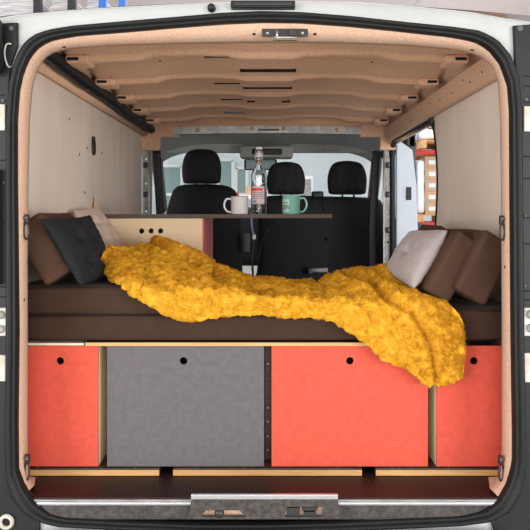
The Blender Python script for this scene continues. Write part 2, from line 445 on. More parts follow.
# latch striker on the header
c = at(285, 34, .05)
l, nn = hit(bf, 285, 33)
lt = empty('door_striker', l, 'black striker plate with steel loop on the tan header', 'latch')
a, b = at(262, 36, l.y), at(308, 28, l.y)
Y0 = l.y - .010
put('base_plate', box(X_(262, Y0), X_(308, Y0), Y0, Y0 + .006, Z_(36.5, Y0), Z_(28.5, Y0), 'dark_metal', .0015), lt)
for px in (267.5, 302.5):
    put('bolt', lathe([(0, -.004), (.0035, -.004), (.0045, 0)], 'steel', 12, (X_(px, Y0), Y0, Z_(33, Y0)), True, 'Y'), lt)
put('striker_block', box(X_(273, Y0), X_(297, Y0), Y0 - .012, Y0, Z_(41, Y0), Z_(37, Y0), 'bronze', .002), lt)
put('striker_block', box(X_(289, Y0), X_(296, Y0), Y0 - .016, Y0, Z_(37, Y0), Z_(30, Y0), 'dark_metal', .002), lt)
put('loop_bar', tube([(X_(277, Y0), Y0 - .01, Z_(40, Y0)), (X_(277, Y0), Y0 - .01, Z_(31, Y0))], .0035, 'steel'), lt)
put('loop_bar', tube([(X_(274, Y0), Y0 - .012, Z_(38.5, Y0)), (X_(296, Y0), Y0 - .012, Z_(38.5, Y0))], .0025, 'alu'), lt)

# ------------------------------------------------------------------ load floor, sill
ZF = 0.0
struct('floor', box(-.86, .86, .0, 2.42, -.03, ZF, 'floor_mat'))
sill = struct('trim_2', loft([[Vector((x, y, z)) for x in (-.64, -.4, 0, .4, .64)] for y, z in ((.002, -.018), (-.002, -.022), (-.010, -.050), (-.008, -.058), (.02, -.065))], 'sill_dirt', closed=False, smooth=False))
thing('sill_strip', join(box(-.655, -.214, -.006, .02, -.021, -.011, 'alu', .003), box(.2, .655, -.006, .02, -.021, -.011, 'alu', .003),
      box(-.665, .665, -.004, .0, -.0105, -.0045, 'primer', .001)), 'thin aluminium edge strip along the rear end of the dark load floor', 'strip')
sp = empty('latch_plate', (0, -.01, -.06), 'raised scuffed latch plate in the middle of the rear sill', 'plate')
Yp = -.045
zt, zb = Z_(497.5, Yp), Z_(519, Yp)
hl = [[(X_(212, Yp), Z_(517, Yp)), (X_(246, Yp), Z_(517, Yp)), (X_(239, Yp), Z_(510.5, Yp)), (X_(206, Yp), Z_(510.5, Yp)), (X_(200, Yp), Z_(517, Yp))],
      [(X_(285, Yp), Z_(517, Yp)), (X_(322, Yp), Z_(517, Yp)), (X_(323, Yp), Z_(507, Yp)), (X_(285, Yp), Z_(507, Yp))]]
put('face', plate([(X_(188, Yp), zb), (X_(341, Yp), zb), (X_(337, Yp), zt), (X_(192, Yp), zt)], hl, .006, XZ(Yp), 'sill_dirt', .001), sp)
put('top_rail', box(X_(191, Yp), X_(338, Yp), Yp - .006, Yp + .004, zt - .004, Z_(493.5, Yp), 'alu', .003, 3), sp)
put('backing', box(X_(196, Yp), X_(326, Yp), Yp + .026, Yp + .028, zb, zt - .004, 'carpet_frame'), sp)
put('latch_bolt', lathe([(0, -.004), (.010, -.003), (.013, .004), (.013, .016)], 'dark_metal', 20, (X_(219, Yp), Yp, Z_(514, Yp)), True, 'Y'), sp)
put('latch_body', join(box(X_(287, Yp), X_(300, Yp), Yp + .004, Yp + .018, Z_(516, Yp), Z_(509, Yp), 'dark_metal', .001),
    box(X_(302, Yp), X_(318, Yp), Yp + .002, Yp + .016, Z_(511, Yp), Z_(508, Yp), 'dark_metal', .001),
    box(X_(304, Yp), X_(316, Yp), Yp + .004, Yp + .016, Z_(517, Yp), Z_(513, Yp), 'dark_metal', .001)), sp)

# ------------------------------------------------------------------ ceiling
ZB = 1.425
ribs = [.50, .90, 1.27, 1.64, 2.02]
def sstep(a, b, x):
    t = max(0, min(1, (x - a) / (b - a))); return t * t * (3 - 2 * t)
def ceil_z(x, y):
    ax = abs(x)
    z = ZB - .022 * (x / .8) ** 2
    drop = 0
    for i, r in enumerate(ribs):
        k = y - r
        s = 0
        if -.21 < k <= -.015: s = .8 * (k + .21) / .195 + .2 * sstep(-.04, -.015, k)
        elif -.015 < k <= .012: s = 1
        elif .012 < k < .045: s = 1 - sstep(.012, .045, k)
        wob = .048 + .012 * (1 - sstep(.09, .15, ax)) + .012 * sstep(.42, .47, ax) - .004 * sstep(.18, .24, ax) * (1 - sstep(.38, .44, ax))
        drop = max(drop, s * wob)
    edge = 1 - sstep(.705, .735, ax)
    z -= drop * edge
    z -= .035 * sstep(.715, .745, ax) + .06 * sstep(.745, .80, ax)
    return z
nx, ny = 150, 420
vs = []; fs = []
for j in range(ny + 1):
    for i in range(nx + 1):
        x = -.83 + 1.66 * i / nx; y = .10 + 2.28 * j / ny
        vs.append(Vector((x, y, ceil_z(x, y))))
for j in range(ny):
    for i in range(nx):
        a = j * (nx + 1) + i; fs.append((a, a + 1, a + nx + 2, a + nx + 1))
ceiling = struct('ceiling', new_mesh('ceiling', vs, fs, 'carpet', True))
bc = bvh_of(ceiling)
for r_ in ribs:
    for s_ in (-1, 1):
        zc = ceil_z(.66, r_)
        bx_ = rbox(.085, .10, .03, .010, 'carpet', n=(10, 10, 6)); bx_.transform(Matrix.Translation((s_ * .672, r_ - .01, zc + .005)))
        struct('rib_bracket', bx_, ceiling)
        struct('bracket_slot', box(s_ * .684 - .020, s_ * .684 + .020, r_ - .0615, r_ - .059, zc - .002, zc + .009, 'hole'), ceiling)
def slot(px0, px1, py, h, m='hole', name='slot', tang=Vector((1, 0, 0)), w=None, tt=.0015):
    l, nrm = hit(bc, (px0 + px1) / 2, py)
    if l is None: return
    ww = w or (px1 - px0) * (D + l.y) / F
    struct(name, stud(l, nrm, ww, h, tt, m, tang), ceiling)
for a_, b_, y_, h_ in ((204, 236, 57, .010), (240, 296, 70.5, .028), (214, 243, 83.5, .012), (243, 292, 88, .018), (221, 245, 99.5, .012), (247, 255, 101.5, .02), (282, 290, 101.5, .02)):
    slot(a_, b_, y_, h_)
slot(224, 249, 112.5, .03, 'steel', 'bare_plate')
for px, py in ((462, 56), (472, 79), (480, 65), (440, 82), (445, 100), (425, 101), (400, 125), (372, 62), (160, 61), (160, 130), (96, 78)):
    slot(px - 1, px + 1, py, .009, w=.009)
# outer roof skin over it
def roof_sheet(y0, y1):
    pts = []
    for y in (y0, y1):
        pts.append([Vector((x, y, 1.475 - .05 * (x / .9) ** 2)) for x in [(-.93 + 1.86 * i / 20) for i in range(21)]])
    return loft(pts, 'white_paint', closed=False)
struct('trim_3', roof_sheet(.2, 3.42))

# side walls: plywood lining
wall_l = struct('wall_left', box(-.84, -.80, .14, 2.30, 0, 1.318, 'ply'))
# right wall with rounded opening of the sliding door behind it
rear_edge = [(1.36, .42), (1.30, .55), (1.24, .70), (1.205, .86), (1.20, .98), (1.22, 1.10), (1.25, 1.19)]
struct('wall_right', plate([(.14, 0), (1.36, 0), *rear_edge, (1.25, 1.318), (.14, 1.318)], [], .04, YZ(.80), 'ply'))
struct('wall_right.001', box(.80, .84, 1.25, 2.32, 1.255, 1.33, 'carpet'))
# plywood seams and small screws on the left wall
for y, z in ((.78, 1.19), (1.04, 1.10), (1.30, 1.10), (.92, 1.06), (1.0, .90), (.98, .82)):
    struct('screw_hole', stud(Vector((-.7995, y, z)), Vector((1, 0, 0)), .008, .012, .001, 'hole', Vector((0, 1, 0))), wall_l)
struct('panel_seam', box(-.8006, -.7992, 1.118, 1.121, .6, 1.31, 'cardboard'), wall_l)
# wood wedge on left wall above pillow and on right wall by the door opening
thing('wall_wedge', new_mesh('w', [at(93.5, 209, 1.12) + Vector((0, 0, 0)), at(98.5, 209, 1.12), at(95, 197, 1.12), at(93.5, 209, 1.14), at(98.5, 209, 1.14), at(95, 197, 1.14)],
      [(0, 1, 2), (3, 5, 4), (0, 3, 4, 1), (1, 4, 5, 2), (2, 5, 3, 0)], 'cardboard'), 'small tan wedge on the left plywood wall above the beige pillow', 'wedge')
hk = empty('wall_hook', (-.792, 1.12, Z_(152, 1.12)), 'black hook hanging on the left plywood wall', 'hook')
yk = 1.12
put('ring', tube([Vector((-.79, yk + .016 * math.cos(a), Z_(147.5, yk) + .032 * math.sin(a))) for a in [k * math.pi / 12 for k in range(24)]], .0045, 'black_plastic', closed=True), hk)
put('clip', rblock(-.799, -.785, yk - .009, yk + .009, Z_(143, yk), Z_(136.5, yk), .004, 'black_plastic', n=(4, 6, 8)), hk)
put('strap', box(-.7995, -.797, yk - .002, yk + .002, Z_(138, yk), Z_(118, yk), 'cardboard'), hk)

# left rail and black hose along the ceiling edge
rail = tube([(-.782, .16, 1.318), (-.784, 2.3, 1.318)], .020, 'carpet', 14, flat=(1, 1))
thing('ceiling_rail', rail, 'tan carpet wrapped rail along the top of the left plywood wall', 'rail')
hp = [(-.732, y, 1.338 + .004 * math.sin(y * 7)) for y in [.17 + .05 * i for i in range(43)]]
thing('padded_tube', tube(hp, [.026 + .002 * math.sin(i * 1.3) for i in range(43)], 'rubber', 14), 'long black padded tube tucked under the left edge of the ceiling', 'tube')
rr = loft([[Vector((x, y, z)) for y in (.16, 1.25, 2.32)] for x, z in ((.80, 1.272), (.788, 1.268), (.770, 1.276), (.752, 1.305), (.744, 1.345))], 'carpet', closed=False)
rroot = thing('ceiling_beam', rr, 'tan carpeted beam with dark holes along the top of the right wall', 'beam')
brr = bvh_of(rroot)
for px, py in ((482, 72), (463, 80), (452, 93), (440, 100), (430, 103), (422, 110), (411, 120), (405, 126), (470, 82), (397, 132)):
    l, nrm = hit(brr, px, py)
    if l is not None: put('hole', stud(l, nrm, .008, .008, .001, 'hole'), rroot)

# front bulkhead beam: carpet ends and bare metal bar
Yb = 2.33
xb = .83
fb = struct('trim_4', join(box(-xb, X_(160, Yb), Yb, Yb + .05, Z_(150, Yb), Z_(116, Yb), 'carpet', .01), box(X_(380, Yb), xb, Yb, Yb + .05, Z_(150, Yb), Z_(116, Yb), 'carpet', .01),
     box(X_(158, Yb), X_(384, Yb), Yb, Yb + .05, Z_(128, Yb), Z_(116, Yb), 'carpet', .01),
     box(X_(150, Yb), X_(180, Yb), Yb - .01, Yb + .04, Z_(137, Yb), Z_(120, Yb), 'carpet', .012), box(X_(360, Yb), X_(392, Yb), Yb - .01, Yb + .04, Z_(137, Yb), Z_(120, Yb), 'carpet', .012)))
cb = empty('cross_bar', (0, Yb, 1.31), 'bare grey metal cross bar with bolts at the front of the van ceiling', 'bar')
arc = []
for z_, y_ in ((0, Yb - .005), (.0, Yb - .02), (-.048, Yb - .022), (-.052, Yb - .002)):
    arc.append([Vector((X_(174, Yb) + (X_(361, Yb) - X_(174, Yb)) * i / 20, y_, Z_(127.2, Yb) + z_ + .008 * math.sin(math.pi * i / 20))) for i in range(21)])
put('bar', loft(arc, 'steel', closed=False, smooth=False), cb)
for px, py in ((198, 130.5), (252, 129), (284, 129), (337, 130.5)):
    put('bolt', lathe([(0, -.012), (.008, -.011), (.013, -.005), (.014, 0)], 'cardboard', 16, (X_(px, Yb), Yb - .022, Z_(py, Yb)), True, 'Y'), cb)
put('centre_slot', box(X_(258, Yb), X_(279, Yb), Yb - .026, Yb - .02, Z_(131, Yb), Z_(129.5, Yb), 'dark_metal', .001), cb)

# door pillars between cargo area and cab
def cab_pillar(s, px0, px1, label):
    r = empty('door_pillar', (s * .78, 2.36, .3), label, 'pillar')
    x0, x1 = sorted((X_(px0, 2.36), X_(px1, 2.36)))
    put('inner_panel', plate([(x0, .0), (x1, .0), (x1 - .01 * s, .7), (x1 - .02 * s, 1.3), (x0 + .0, 1.3)],
        [circ((x0 + x1) / 2, z, .007, 12) for z in (.62, .82, 1.0, 1.16)], .02, XZ(2.36), 'primer', .002), r)
    put('flange', tube([(x1 if s < 0 else x0, 2.352, z) for z in (.02, .5, .9, 1.26)], .006, 'steel'), r)
    for z in (.70, .93, 1.12):
        put('clip', rblock((x0 + x1) / 2 - .012, (x0 + x1) / 2 + .012, 2.335, 2.358, z - .018, z + .018, .005, 'dark_metal', n=(6, 4, 6)), r)
    pts = spline([((x1 if s < 0 else x0) - s * .03, 2.45, 1.22), ((x1 if s < 0 else x0) - s * .045, 2.45, .95), ((x1 if s < 0 else x0) - s * .055, 2.46, .7), ((x1 if s < 0 else x0) - s * .05, 2.47, .35)], 8)
    bt = tube(pts, .026, 'belt', 8, flat=(1.0, .12))
    put('seat_belt', bt, r)
    return r
cab_pillar(-1, 142, 149.5, 'bare grey metal door pillar at the front of the left wall')
rp = cab_pillar(1, 383.5, 392, 'bare grey metal door pillar left of the sliding door opening')
# outer painted face of right door pillar, seen through the opening, with seal
op = plate([(.845, .0), (.93, .02), (.965, .35), (.985, .7), (.975, 1.0), (.95, 1.22), (.845, 1.30)], [], .03, XZ(2.39), 'blue_white', .006)
rp2 = thing('door_jamb', op, 'pale blue white painted door jamb beyond the sliding door seal', 'door jamb')
put('striker_slot', box(X_(406.5, 2.38), X_(411.5, 2.38), 2.380, 2.392, Z_(200, 2.38), Z_(187, 2.38), 'black_plastic', .003), rp2)
# sliding door opening seal
so = spline([(1.375, .38), (1.315, .54), (1.25, .70), (1.21, .86), (1.20, .98), (1.225, 1.11), (1.27, 1.21), (1.36, 1.258), (1.6, 1.266), (1.9, 1.27), (2.2, 1.268), (2.32, 1.25), (2.36, 1.20), (2.365, 1.0), (2.355, .7), (2.33, .35), (2.3, .15)], 6)
thing('sliding_door_seal', tube([Vector((.812, y, z)) for y, z in so], .016, 'rubber', 10, flat=(1.1, 1)), 'black rubber seal around the sliding door opening in the right wall', 'seal')
rl = empty('door_roller', (.80, 1.26, 1.24), 'small dark steel door roller bracket at the top corner of the sliding door opening', 'bracket')
put('bracket', rblock(.785, .82, 1.27, 1.31, 1.235, 1.275, .006, 'dark_metal', n=(6, 6, 6)), rl)
put('roller', lathe([(0, 0), (.012, 0), (.014, .004), (.014, .012), (.012, .016), (0, .016)], 'alu', 20, (.79, 1.29, 1.215)), rl)

# ------------------------------------------------------------------ storage under the bed
YF = .16
def panel_hole(x0, x1, z0, z1, hx, hz, m, t=.010):
    return plate([(x0, z0), (x1, z0), (x1, z1), (x0, z1)], [circ(hx, hz, .0115, 28)], t, XZ(YF), m, .0012)
def storage(px0, px1, hpx, m, label, x0=None, x1=None):
    x0 = X_(px0, YF) if x0 is None else x0; x1 = X_(px1, YF) if x1 is None else x1
    r = empty('storage_box', ((x0 + x1) / 2, YF + .2, .024), label, 'storage box', 'storage boxes under the bed')
    put('front_panel', panel_hole(x0, x1, .026, .399, X_(hpx, YF), Z_(361, YF), m), r)
    ys, t = YF + .0105, .009
    put('side_panel', box(x0 + .001, x0 + t, ys, YF + .5, .024, .396, 'side_birch'), r)
    put('side_panel', box(x1 - t, x1 - .001, ys, YF + .5, .024, .396, 'side_birch'), r)
    put('back_panel', box(x0 + t, x1 - t, YF + .49, YF + .5, .024, .396, 'side_birch'), r)
    put('bottom_panel', box(x0 + t, x1 - t, ys, YF + .49, .024, .033, 'side_birch'), r)
    return r
storage(0, 98, 60, 'red_felt', 'narrow red fronted box at the left end of the row under the bed', x0=-.785)
storage(107, 264, 183.5, 'grey_felt', 'wide dark grey fronted box in the row under the bed')
storage(271.5, 428, 350, 'red_felt', 'wide red fronted box beneath the hanging yellow throw')
storage(436.5, 0, 474, 'red_felt', 'narrow red fronted box at the right end of the row under the bed', x1=.785)
for x0, x1, lab in ((-.785, X_(158, .13), 'birch edged base board under the narrow red box on the left'), (X_(172, .13), X_(363, .13), 'long birch edged base board under the two wide boxes in the middle'), (X_(377, .13), .785, 'birch edged base board under the narrow red box on the right')):
    r = empty('base_board', ((x0 + x1) / 2, .2, 0), lab, 'board', 'base boards on the load floor')
    put('board', box(x0, x1, .1545, .7, .001, .0225, 'walnut', .001), r)
    put('birch_edge', box(x0, x1, .151, .154, .001, .0185, 'birch_edge', .0008), r)
    n = max(2, int((x1 - x0) / .13))
    for i in range(n):
        xx = x0 + (i + .5) * (x1 - x0) / n
        put('screw', cyl((xx, .1575, .0224), .0022, .0006, 'alu', n=12), r)
r = empty('bed_board', (0, .5, .40), 'thin birch edged board lying on the storage boxes below the mattress', 'board')
put('board', box(X_(85, .155), X_(466, .155), .160, .88, .400, .4105, 'walnut'), r)
put('birch_edge', box(X_(85, .152), X_(466, .152), .153, .1595, .400, .4105, 'birch_edge', .0008), r)
r2 = thing('spacer_strip', box(-.785, X_(84, .165), .165, .5, .3995, .4065, 'side_birch'), 'pale thin wooden strip on top of the left red box', 'strip')
dv = empty('divider_panel', (X_(267.7, .3), .3, .0225), 'dark walnut divider in the narrow gap between the grey and wide red boxes', 'panel')
put('panel', box(X_(264.3, YF) + .0005, X_(271.2, YF) - .0005, .22, .24, .0235, .396, 'walnut'), dv)
for k in range(5):
    z = .055 + k * .045 if k < 4 else .33
    put('pin', cyl((X_(267.7, .22), .2195, z), .0022, .001, 'alu', 'Y', 10), dv)
# interior divider so that gaps stay dark
# ------------------------------------------------------------------ mattresses
def seam(x0, x1, y, z, m='brown'): return tube([(x0, y, z), (x1, y, z)], .0022, m, 6)
def mattress(x0, x1, y0, y1, z0, z1, label):
    r = empty('mattress_cushion', ((x0 + x1) / 2, (y0 + y1) / 2, z0), label, 'mattress', 'brown foam mattress cushions')
    put('foam_block', rblock(x0, x1, y0, y1, z0, z1, .013, 'brown', n=(60, 30, 8), nz=.001, nsc=6), r)
    put('piping', join(seam(x0 + .012, x1 - .012, y0 + .004, z1 - .005), seam(x0 + .012, x1 - .012, y0 + .004, z0 + .006)), r)
mattress(-.79, .324, .163, .93, .4125, .493, 'lower brown foam cushion running from the left wall to under the yellow throw')
mattress(-.79, X_(212, .17), .167, .93, .4935, .580, 'upper brown foam cushion at the left of the bed, under the black pillow')
mattress(.325, .79, .163, .93, .4125, .511, 'brown foam mattress cushion at the right end of the bed, under the leaning cushions')

# leaning foam back cushions
def foam(label, corner, ang, L, T, y0, y1, s=1, yaw=0, seed=1):
    """block whose lowest corner line sits at corner (x, z); L up the slope, T thick; s=-1 leans left, 1 leans right"""
    me = rbox(L, y1 - y0, T, .013, 'brown_cushion', n=(30, 26, 12), puff=.006, nz=.004, nsc=7, seed=seed)
    me.transform(Matrix.Translation((L / 2, 0, T / 2)))
    me.transform(Matrix.Rotation(-R(ang), 4, 'Y'))
    zmin = min(v.co.z for v in me.vertices)
    if s < 0: me.transform(Matrix.Scale(-1, 4, (1, 0, 0))); me.flip_normals()
    me.transform(Matrix.Rotation(R(yaw), 4, 'Z'))
    me.transform(Matrix.Translation((corner[0], (y0 + y1) / 2, corner[1])))
    r = empty('back_cushion', (corner[0], (y0 + y1) / 2, corner[1]), label, 'cushion', 'brown foam back cushions')
    # piping along near side edges
    h = (L, y1 - y0, T)
    M = Matrix.Translation((corner[0], (y0 + y1) / 2, corner[1])) @ Matrix.Rotation(R(yaw), 4, 'Z') @ (Matrix.Scale(-1, 4, (1, 0, 0)) if s < 0 else Matrix.Identity(4)) @ Matrix.Rotation(-R(ang), 4, 'Y')
    loop = [(.02, .006), (L - .02, .006), (L - .006, .02), (L - .006, T - .02), (L - .02, T - .006), (.02, T - .006), (.006, T - .02), (.006, .02)]
    pts = [M @ Vector((a, -h[1] / 2 + .006, b)) for a, b in loop]
    put('cover', me, r)
    put('piping', tube(pts, .0024, 'brown_cushion', 6, closed=True), r)
foam('brown foam cushion leaning on the left wall behind the black pillow', (X_(46, .16), .583), 58, .205, .11, .150, .46, -1)
foam('brown foam cushion on the left wall behind the beige pillow', (X_(52, .60), .583), 60, .24, .09, .48, .88, -1, seed=4)
foam('brown foam cushion leaning right, directly behind the grey pillow', (X_(440, .22), .516), 58, .225, .095, .21, .54, 1, yaw=9, seed=7)
foam('brown foam cushion nearest the right wall, with its end facing out', (X_(479, .17), .516), 61, .215, .115, .185, .58, 1, yaw=8, seed=9)
foam('brown foam cushion against the right wall, farthest back, showing only its top edge', (X_(426, .70), .516), 60, .235, .09, .64, .93, 1, seed=12)

# pillows
def P(px, py, Y): return at(px, py, Y)
def pil(name_label, cs, T, m, tufts, seed, cat='pillow', ts=.09):
    r = empty('throw_pillow', sum((Vector(c) for c in cs), Vector()) / 4, name_label, cat, 'scatter pillows')
    put('cover', pillow(cs, T, m, tufts=tufts, seed=seed, ts=ts, n=44), r)
    if ts < .1:
        A, B, C, Dd = [Vector(c) for c in cs]; nrm = ((B - A) + (C - Dd)).cross((Dd - A) + (C - B)).normalized()
        if nrm.dot(CAM - (A + C) / 2) < 0: nrm = -nrm
        for (u, v) in tufts:
            p = (A * (1 - u) + B * u) * (1 - v) + (Dd * (1 - u) + C * u) * v
            b = rbox(.012, .012, .006, .003, m, n=(6, 6, 4))
            q = Vector((0, 0, 1)).rotation_difference(nrm)
            b.transform(q.to_matrix().to_4x4()); b.transform(Matrix.Translation(p + nrm * (T * .5 * .40 + .001)))
            put('tuft_button', b, r)
    return r
pil('black linen pillow with tufted buttons leaning on the left brown cushion', [P(41, 219, .105), P(90, 215, .45), P(117, 280, .46), P(81, 285, .115)], .07, 'black_linen', ((.33, .33), (.67, .33), (.33, .70), (.67, .70)), 3)
pil('beige tufted pillow behind the black one on the left', [P(73, 210, .72), P(95, 207, .95), P(128, 252, .95), P(100, 262, .66)], .075, 'beige', ((.35, .33), (.70, .36), (.35, .70), (.70, .70)), 5)
pil('light grey pillow leaning on the brown cushions at the right', [P(412, 231, .60), P(448, 230, .26), P(413, 289, .20), P(384, 276, .50)], .085, 'pillow_grey', ((.5, .5),), 8, ts=.12)
pil('pale grey pillow corner squeezed beneath the far right brown cushion', [P(494, 290, .50), P(512, 288, .40), P(512, 309, .36), P(488, 309, .46)], .05, 'pillow_grey', (), 11, ts=.2)

# ------------------------------------------------------------------ yellow throw
def tab(t):
    def f(x):
        if x <= t[0][0]: return t[0][1]
        for a, b in zip(t, t[1:]):
            if x <= b[0]: return a[1] + (b[1] - a[1]) * (x - a[0]) / (b[0] - a[0])
        return t[-1][1]
    return f
yt = tab([(100.5, 262), (103, 253), (108, 248.5), (112, 246), (125, 244.5), (139, 244), (148, 238), (157, 235.5), (175, 239), (190, 246), (204, 256), (213, 265), (230, 270), (251, 274), (270, 278), (300, 281), (317, 280.5), (327, 274), (344, 269), (368, 269), (385, 263), (390, 263.6), (397, 271), (408, 282), (420, 292), (436, 297), (449, 303), (459, 314), (463, 322), (465.5, 345)])
yb = tab([(100.5, 265), (103.5, 272), (109, 279), (122, 287), (139, 295.5), (150, 306), (160, 313), (178, 318), (200, 320), (221, 318), (236, 316.5), (260, 314), (280, 316), (300, 318), (317, 319.6), (330, 321), (341, 326), (351, 333), (364, 340), (373, 348.5), (381, 358), (402, 365.5), (412, 372), (425, 379), (439, 382), (450, 382), (458, 379), (463, 377), (465.5, 350)])
Yc = tab([(103, .34), (112, .44), (139, .62), (150, .80), (204, .80), (213, .72), (310, .70), (344, .70), (385, .62), (408, .44), (420, .34), (436, .28), (446, .20), (452, .140), (465.5, .13)])
Yh = tab([(103, .31), (109, .26), (122, .18), (135, .118), (465, .115)])
mz = lambda px: .583 if px < 214 else (.496 if px < 340 else .515)
creases = [([(146, 241), (165, 250), (185, 258), (205, 270), (230, 285), (262, 292), (300, 294)], 3.0, .030),
           ([(345, 276), (370, 282), (388, 298), (412, 311), (424, 331), (431, 352), (436, 380)], 3.4, .020),
           ([(318, 282), (345, 290), (362, 306), (380, 330), (405, 352)], 4.5, .008),
           ([(112, 262), (140, 272), (170, 290), (210, 304)], 5.0, .007)]
def seg_d(x, y, poly):
    best = 1e9
    for a, b in zip(poly, poly[1:]):
        ex, ey = b[0] - a[0], b[1] - a[1]; t = max(0, min(1, ((x - a[0]) * ex + (y - a[1]) * ey) / (ex * ex + ey * ey)))
        best = min(best, math.hypot(x - a[0] - t * ex, y - a[1] - t * ey))
    return best
NU, NV = 420, 40
rows = []
for i in range(NU + 1):
    t = i / NU
    px = 100.5 + 365 * t
    t0, b0 = yt(px), yb(px)
    if b0 - t0 < 3: b0 = t0 + 3
    yc, yh = Yc(px), Yh(px)
    Cp = at(px, t0 + 1.5, yc)
    ys = 284 if px < 205 else (284 + (px - 205) / 45 * 12 if px < 250 else 296)
    ys = min(max(ys, t0 + min((b0 - t0) * .30, 7)), t0 + (b0 - t0) * .72)
    Sp = at(px, ys, min(yh + .035, yc))
    H = at(px, b0, yh)
    if yh < .14 and b0 > 300: K = at(px, (ys * .55 + b0 * .45), yh - .012)
    else: K = at(px, ys * .45 + b0 * .55, yh - .002)
    Mi = Cp.lerp(Sp, .5) + Vector((0, 0, .012))
    bk_ = 1 if px < 400 else (.4 if px < 440 else .05)
    B = Vector((Cp.x, Cp.y + .07 * bk_, min(Cp.z - .02, mz(px) + .02)))
    B2 = Vector((Cp.x, Cp.y + .09 * bk_, min(mz(px), Cp.z - .02) if Cp.y + .09 < .95 else Cp.z - .1))
    Rr = H + Vector((0, .014, .004)); Rr2 = H + Vector((0, .018, .03))
    if yh > .14: Rr = H + Vector((0, .02, 0)); Rr2 = H + Vector((0, .05, .004))
    sp = spline([B2, B, Cp, Mi, Sp, K, H, Rr, Rr2], NV // 2)
    # even resample
    L = [0]
    for a, b in zip(sp, sp[1:]): L.append(L[-1] + (b - a).length)
    out = []; j = 0; NR = 170
    for q in range(NR + 1):
        s = L[-1] * q / NR
        while j < len(L) - 2 and L[j + 1] < s: j += 1
        f = (s - L[j]) / max(1e-9, L[j + 1] - L[j]); out.append(sp[j].lerp(sp[j + 1], min(1, f)))
    rows.append(out)
NR = 170
# displace along normals
vs = []
for i in range(NU + 1):
    for j in range(NR + 1):
        p = rows[i][j]
        du = rows[min(i + 1, NU)][j] - rows[max(i - 1, 0)][j]; dv_ = rows[i][min(j + 1, NR)] - rows[i][max(j - 1, 0)]
        nrm = dv_.cross(du)
        nrm = nrm.normalized() if nrm.length > 1e-10 else Vector((0, -1, 0))
        if nrm.dot(Vector((0, -.6, .8))) < 0 and j < NR * .9: nrm = -nrm
        d = D + p.y; px = p.x * F / d + VX; py = VY - (p.z - EYE) * F / d
        # rosettes of the pile
        q = Vector((p.x * 38, p.y * 46, p.z * 50))
        dist = noise.voronoi(q + .35 * Vector((noise.noise(p * 60), noise.noise(p * 60 + Vector((3, 3, 3))), 0)))[0][0]
        disp = .0135 * (1 - min(1, dist * 1.1)) ** .8 - .005 + .003 * noise.noise(p * 90)
        disp += .012 * noise.noise(p * 9 + Vector((5, 1, 2))) + .009 * noise.noise(Vector((p.x * 6, p.y * 14, p.z * 14)))
        for poly, w, dep in creases:
            dd = seg_d(px, py, poly)
            if dd < w * 4: disp -= dep * math.exp(-(dd / w) ** 2); disp += dep * .3 * math.exp(-((dd - w * 2.2) / w) ** 2)
        e = min(1, i / 10, (NU - i) / 10) * min(1, (NR - j) / 10)
        q = p + nrm * (disp * max(.15, e)); mt_ = mz(px)
        if q.y > .158: q.z = max(q.z, mt_ + .002)
        elif q.z < mt_: q.y = min(q.y, .147)
        vs.append(q)
fs = []
for i in range(NU):
    for j in range(NR):
        a = i * (NR + 1) + j; fs.append((a, a + 1, a + NR + 2, a + NR + 1))
# short pile strands
nv = len(vs); W = NR + 1
svs = []; sfs = []
for k in range(110000):
    i = random.randrange(1, NU); j = random.randrange(int(NR * .12), NR - 4)
    a, b, c = vs[i * W + j], vs[(i + 1) * W + j], vs[i * W + j + 1]
    u, v = random.random(), random.random()
    p = a + (b - a) * u + (c - a) * v
    nr = (c - a).cross(b - a)
    if nr.length < 1e-12: continue
    nr.normalize()
    if nr.dot(Vector((0, -.6, .8))) < 0: nr = -nr
    g = Vector((noise.noise(p * 30), noise.noise(p * 30 + Vector((9, 0, 0))), noise.noise(p * 30 + Vector((0, 9, 0))))) * 1.6
    dr = (nr * .8 + g + Vector((random.uniform(-.5, .5), random.uniform(-.5, .5), random.uniform(-.7, .3)))).normalized()
    ln_ = random.uniform(.0035, .008); w = .0008
    sd = dr.cross(Vector((random.random(), random.random(), random.random()))).normalized() * w
    o_ = len(svs); svs += [p - sd, p + sd, p + dr * ln_]; sfs.append((o_, o_ + 1, o_ + 2))
base = new_mesh('throw', vs, fs, 'yellow', True)
pile = bpy.data.meshes.new('pile'); pile.from_pydata([tuple(v) for v in svs], [], sfs); pile.materials.append(MATS['yellow'])
def join_np(a, b):
    bm = bmesh.new(); bm.from_mesh(a); bm.from_mesh(b); out = bpy.data.meshes.new('t'); bm.to_mesh(out); bm.free(); out.materials.append(MATS['yellow']); return out
thing('throw_blanket', join_np(base, pile), 'mustard yellow fluffy throw draped over the bed and hanging over the front', 'blanket')

# ------------------------------------------------------------------ kitchen cabinet, table top
YK = 1.0
x0, x1 = -.755, X_(204, YK)
kc = empty('kitchen_cabinet', ((x0 + x1) / 2, YK + .23, 0), 'birch cabinet with three round holes and red side standing behind the bed on the left', 'cabinet')
put('front_panel', plate([(x0, .03), (x1 - .006, .03), (x1 - .006, .7865), (x0, .7865)], [circ(X_(p, YK), Z_(231, YK), .0115, 24) for p in (141.5, 151, 160.5)], .012, XZ(YK), 'birch', .001), kc)
put('side_panel', box(x1 - .012, x1, YK + .0135, YK + .47, .0, .787, 'pink_strip', .001), kc)
put('edge_strip', box(x1 - .0055, x1 + .0005, YK - .001, YK + .013, .0, .787, 'red_strip', .001), kc)
put('side_panel', box(x0, x0 + .012, YK + .0135, YK + .47, .0, .787, 'birch', .001), kc)
put('back_panel', box(x0 + .013, x1 - .013, YK + .458, YK + .47, .0, .787, 'birch'), kc)
put('shelf', box(x0 + .013, x1 - .013, YK + .014, YK + .456, .35, .362, 'birch'), kc)
tt = empty('table_top', (-.25, YK + .2, .788), 'dark thin table top reaching from the birch cabinet towards the seats', 'table')
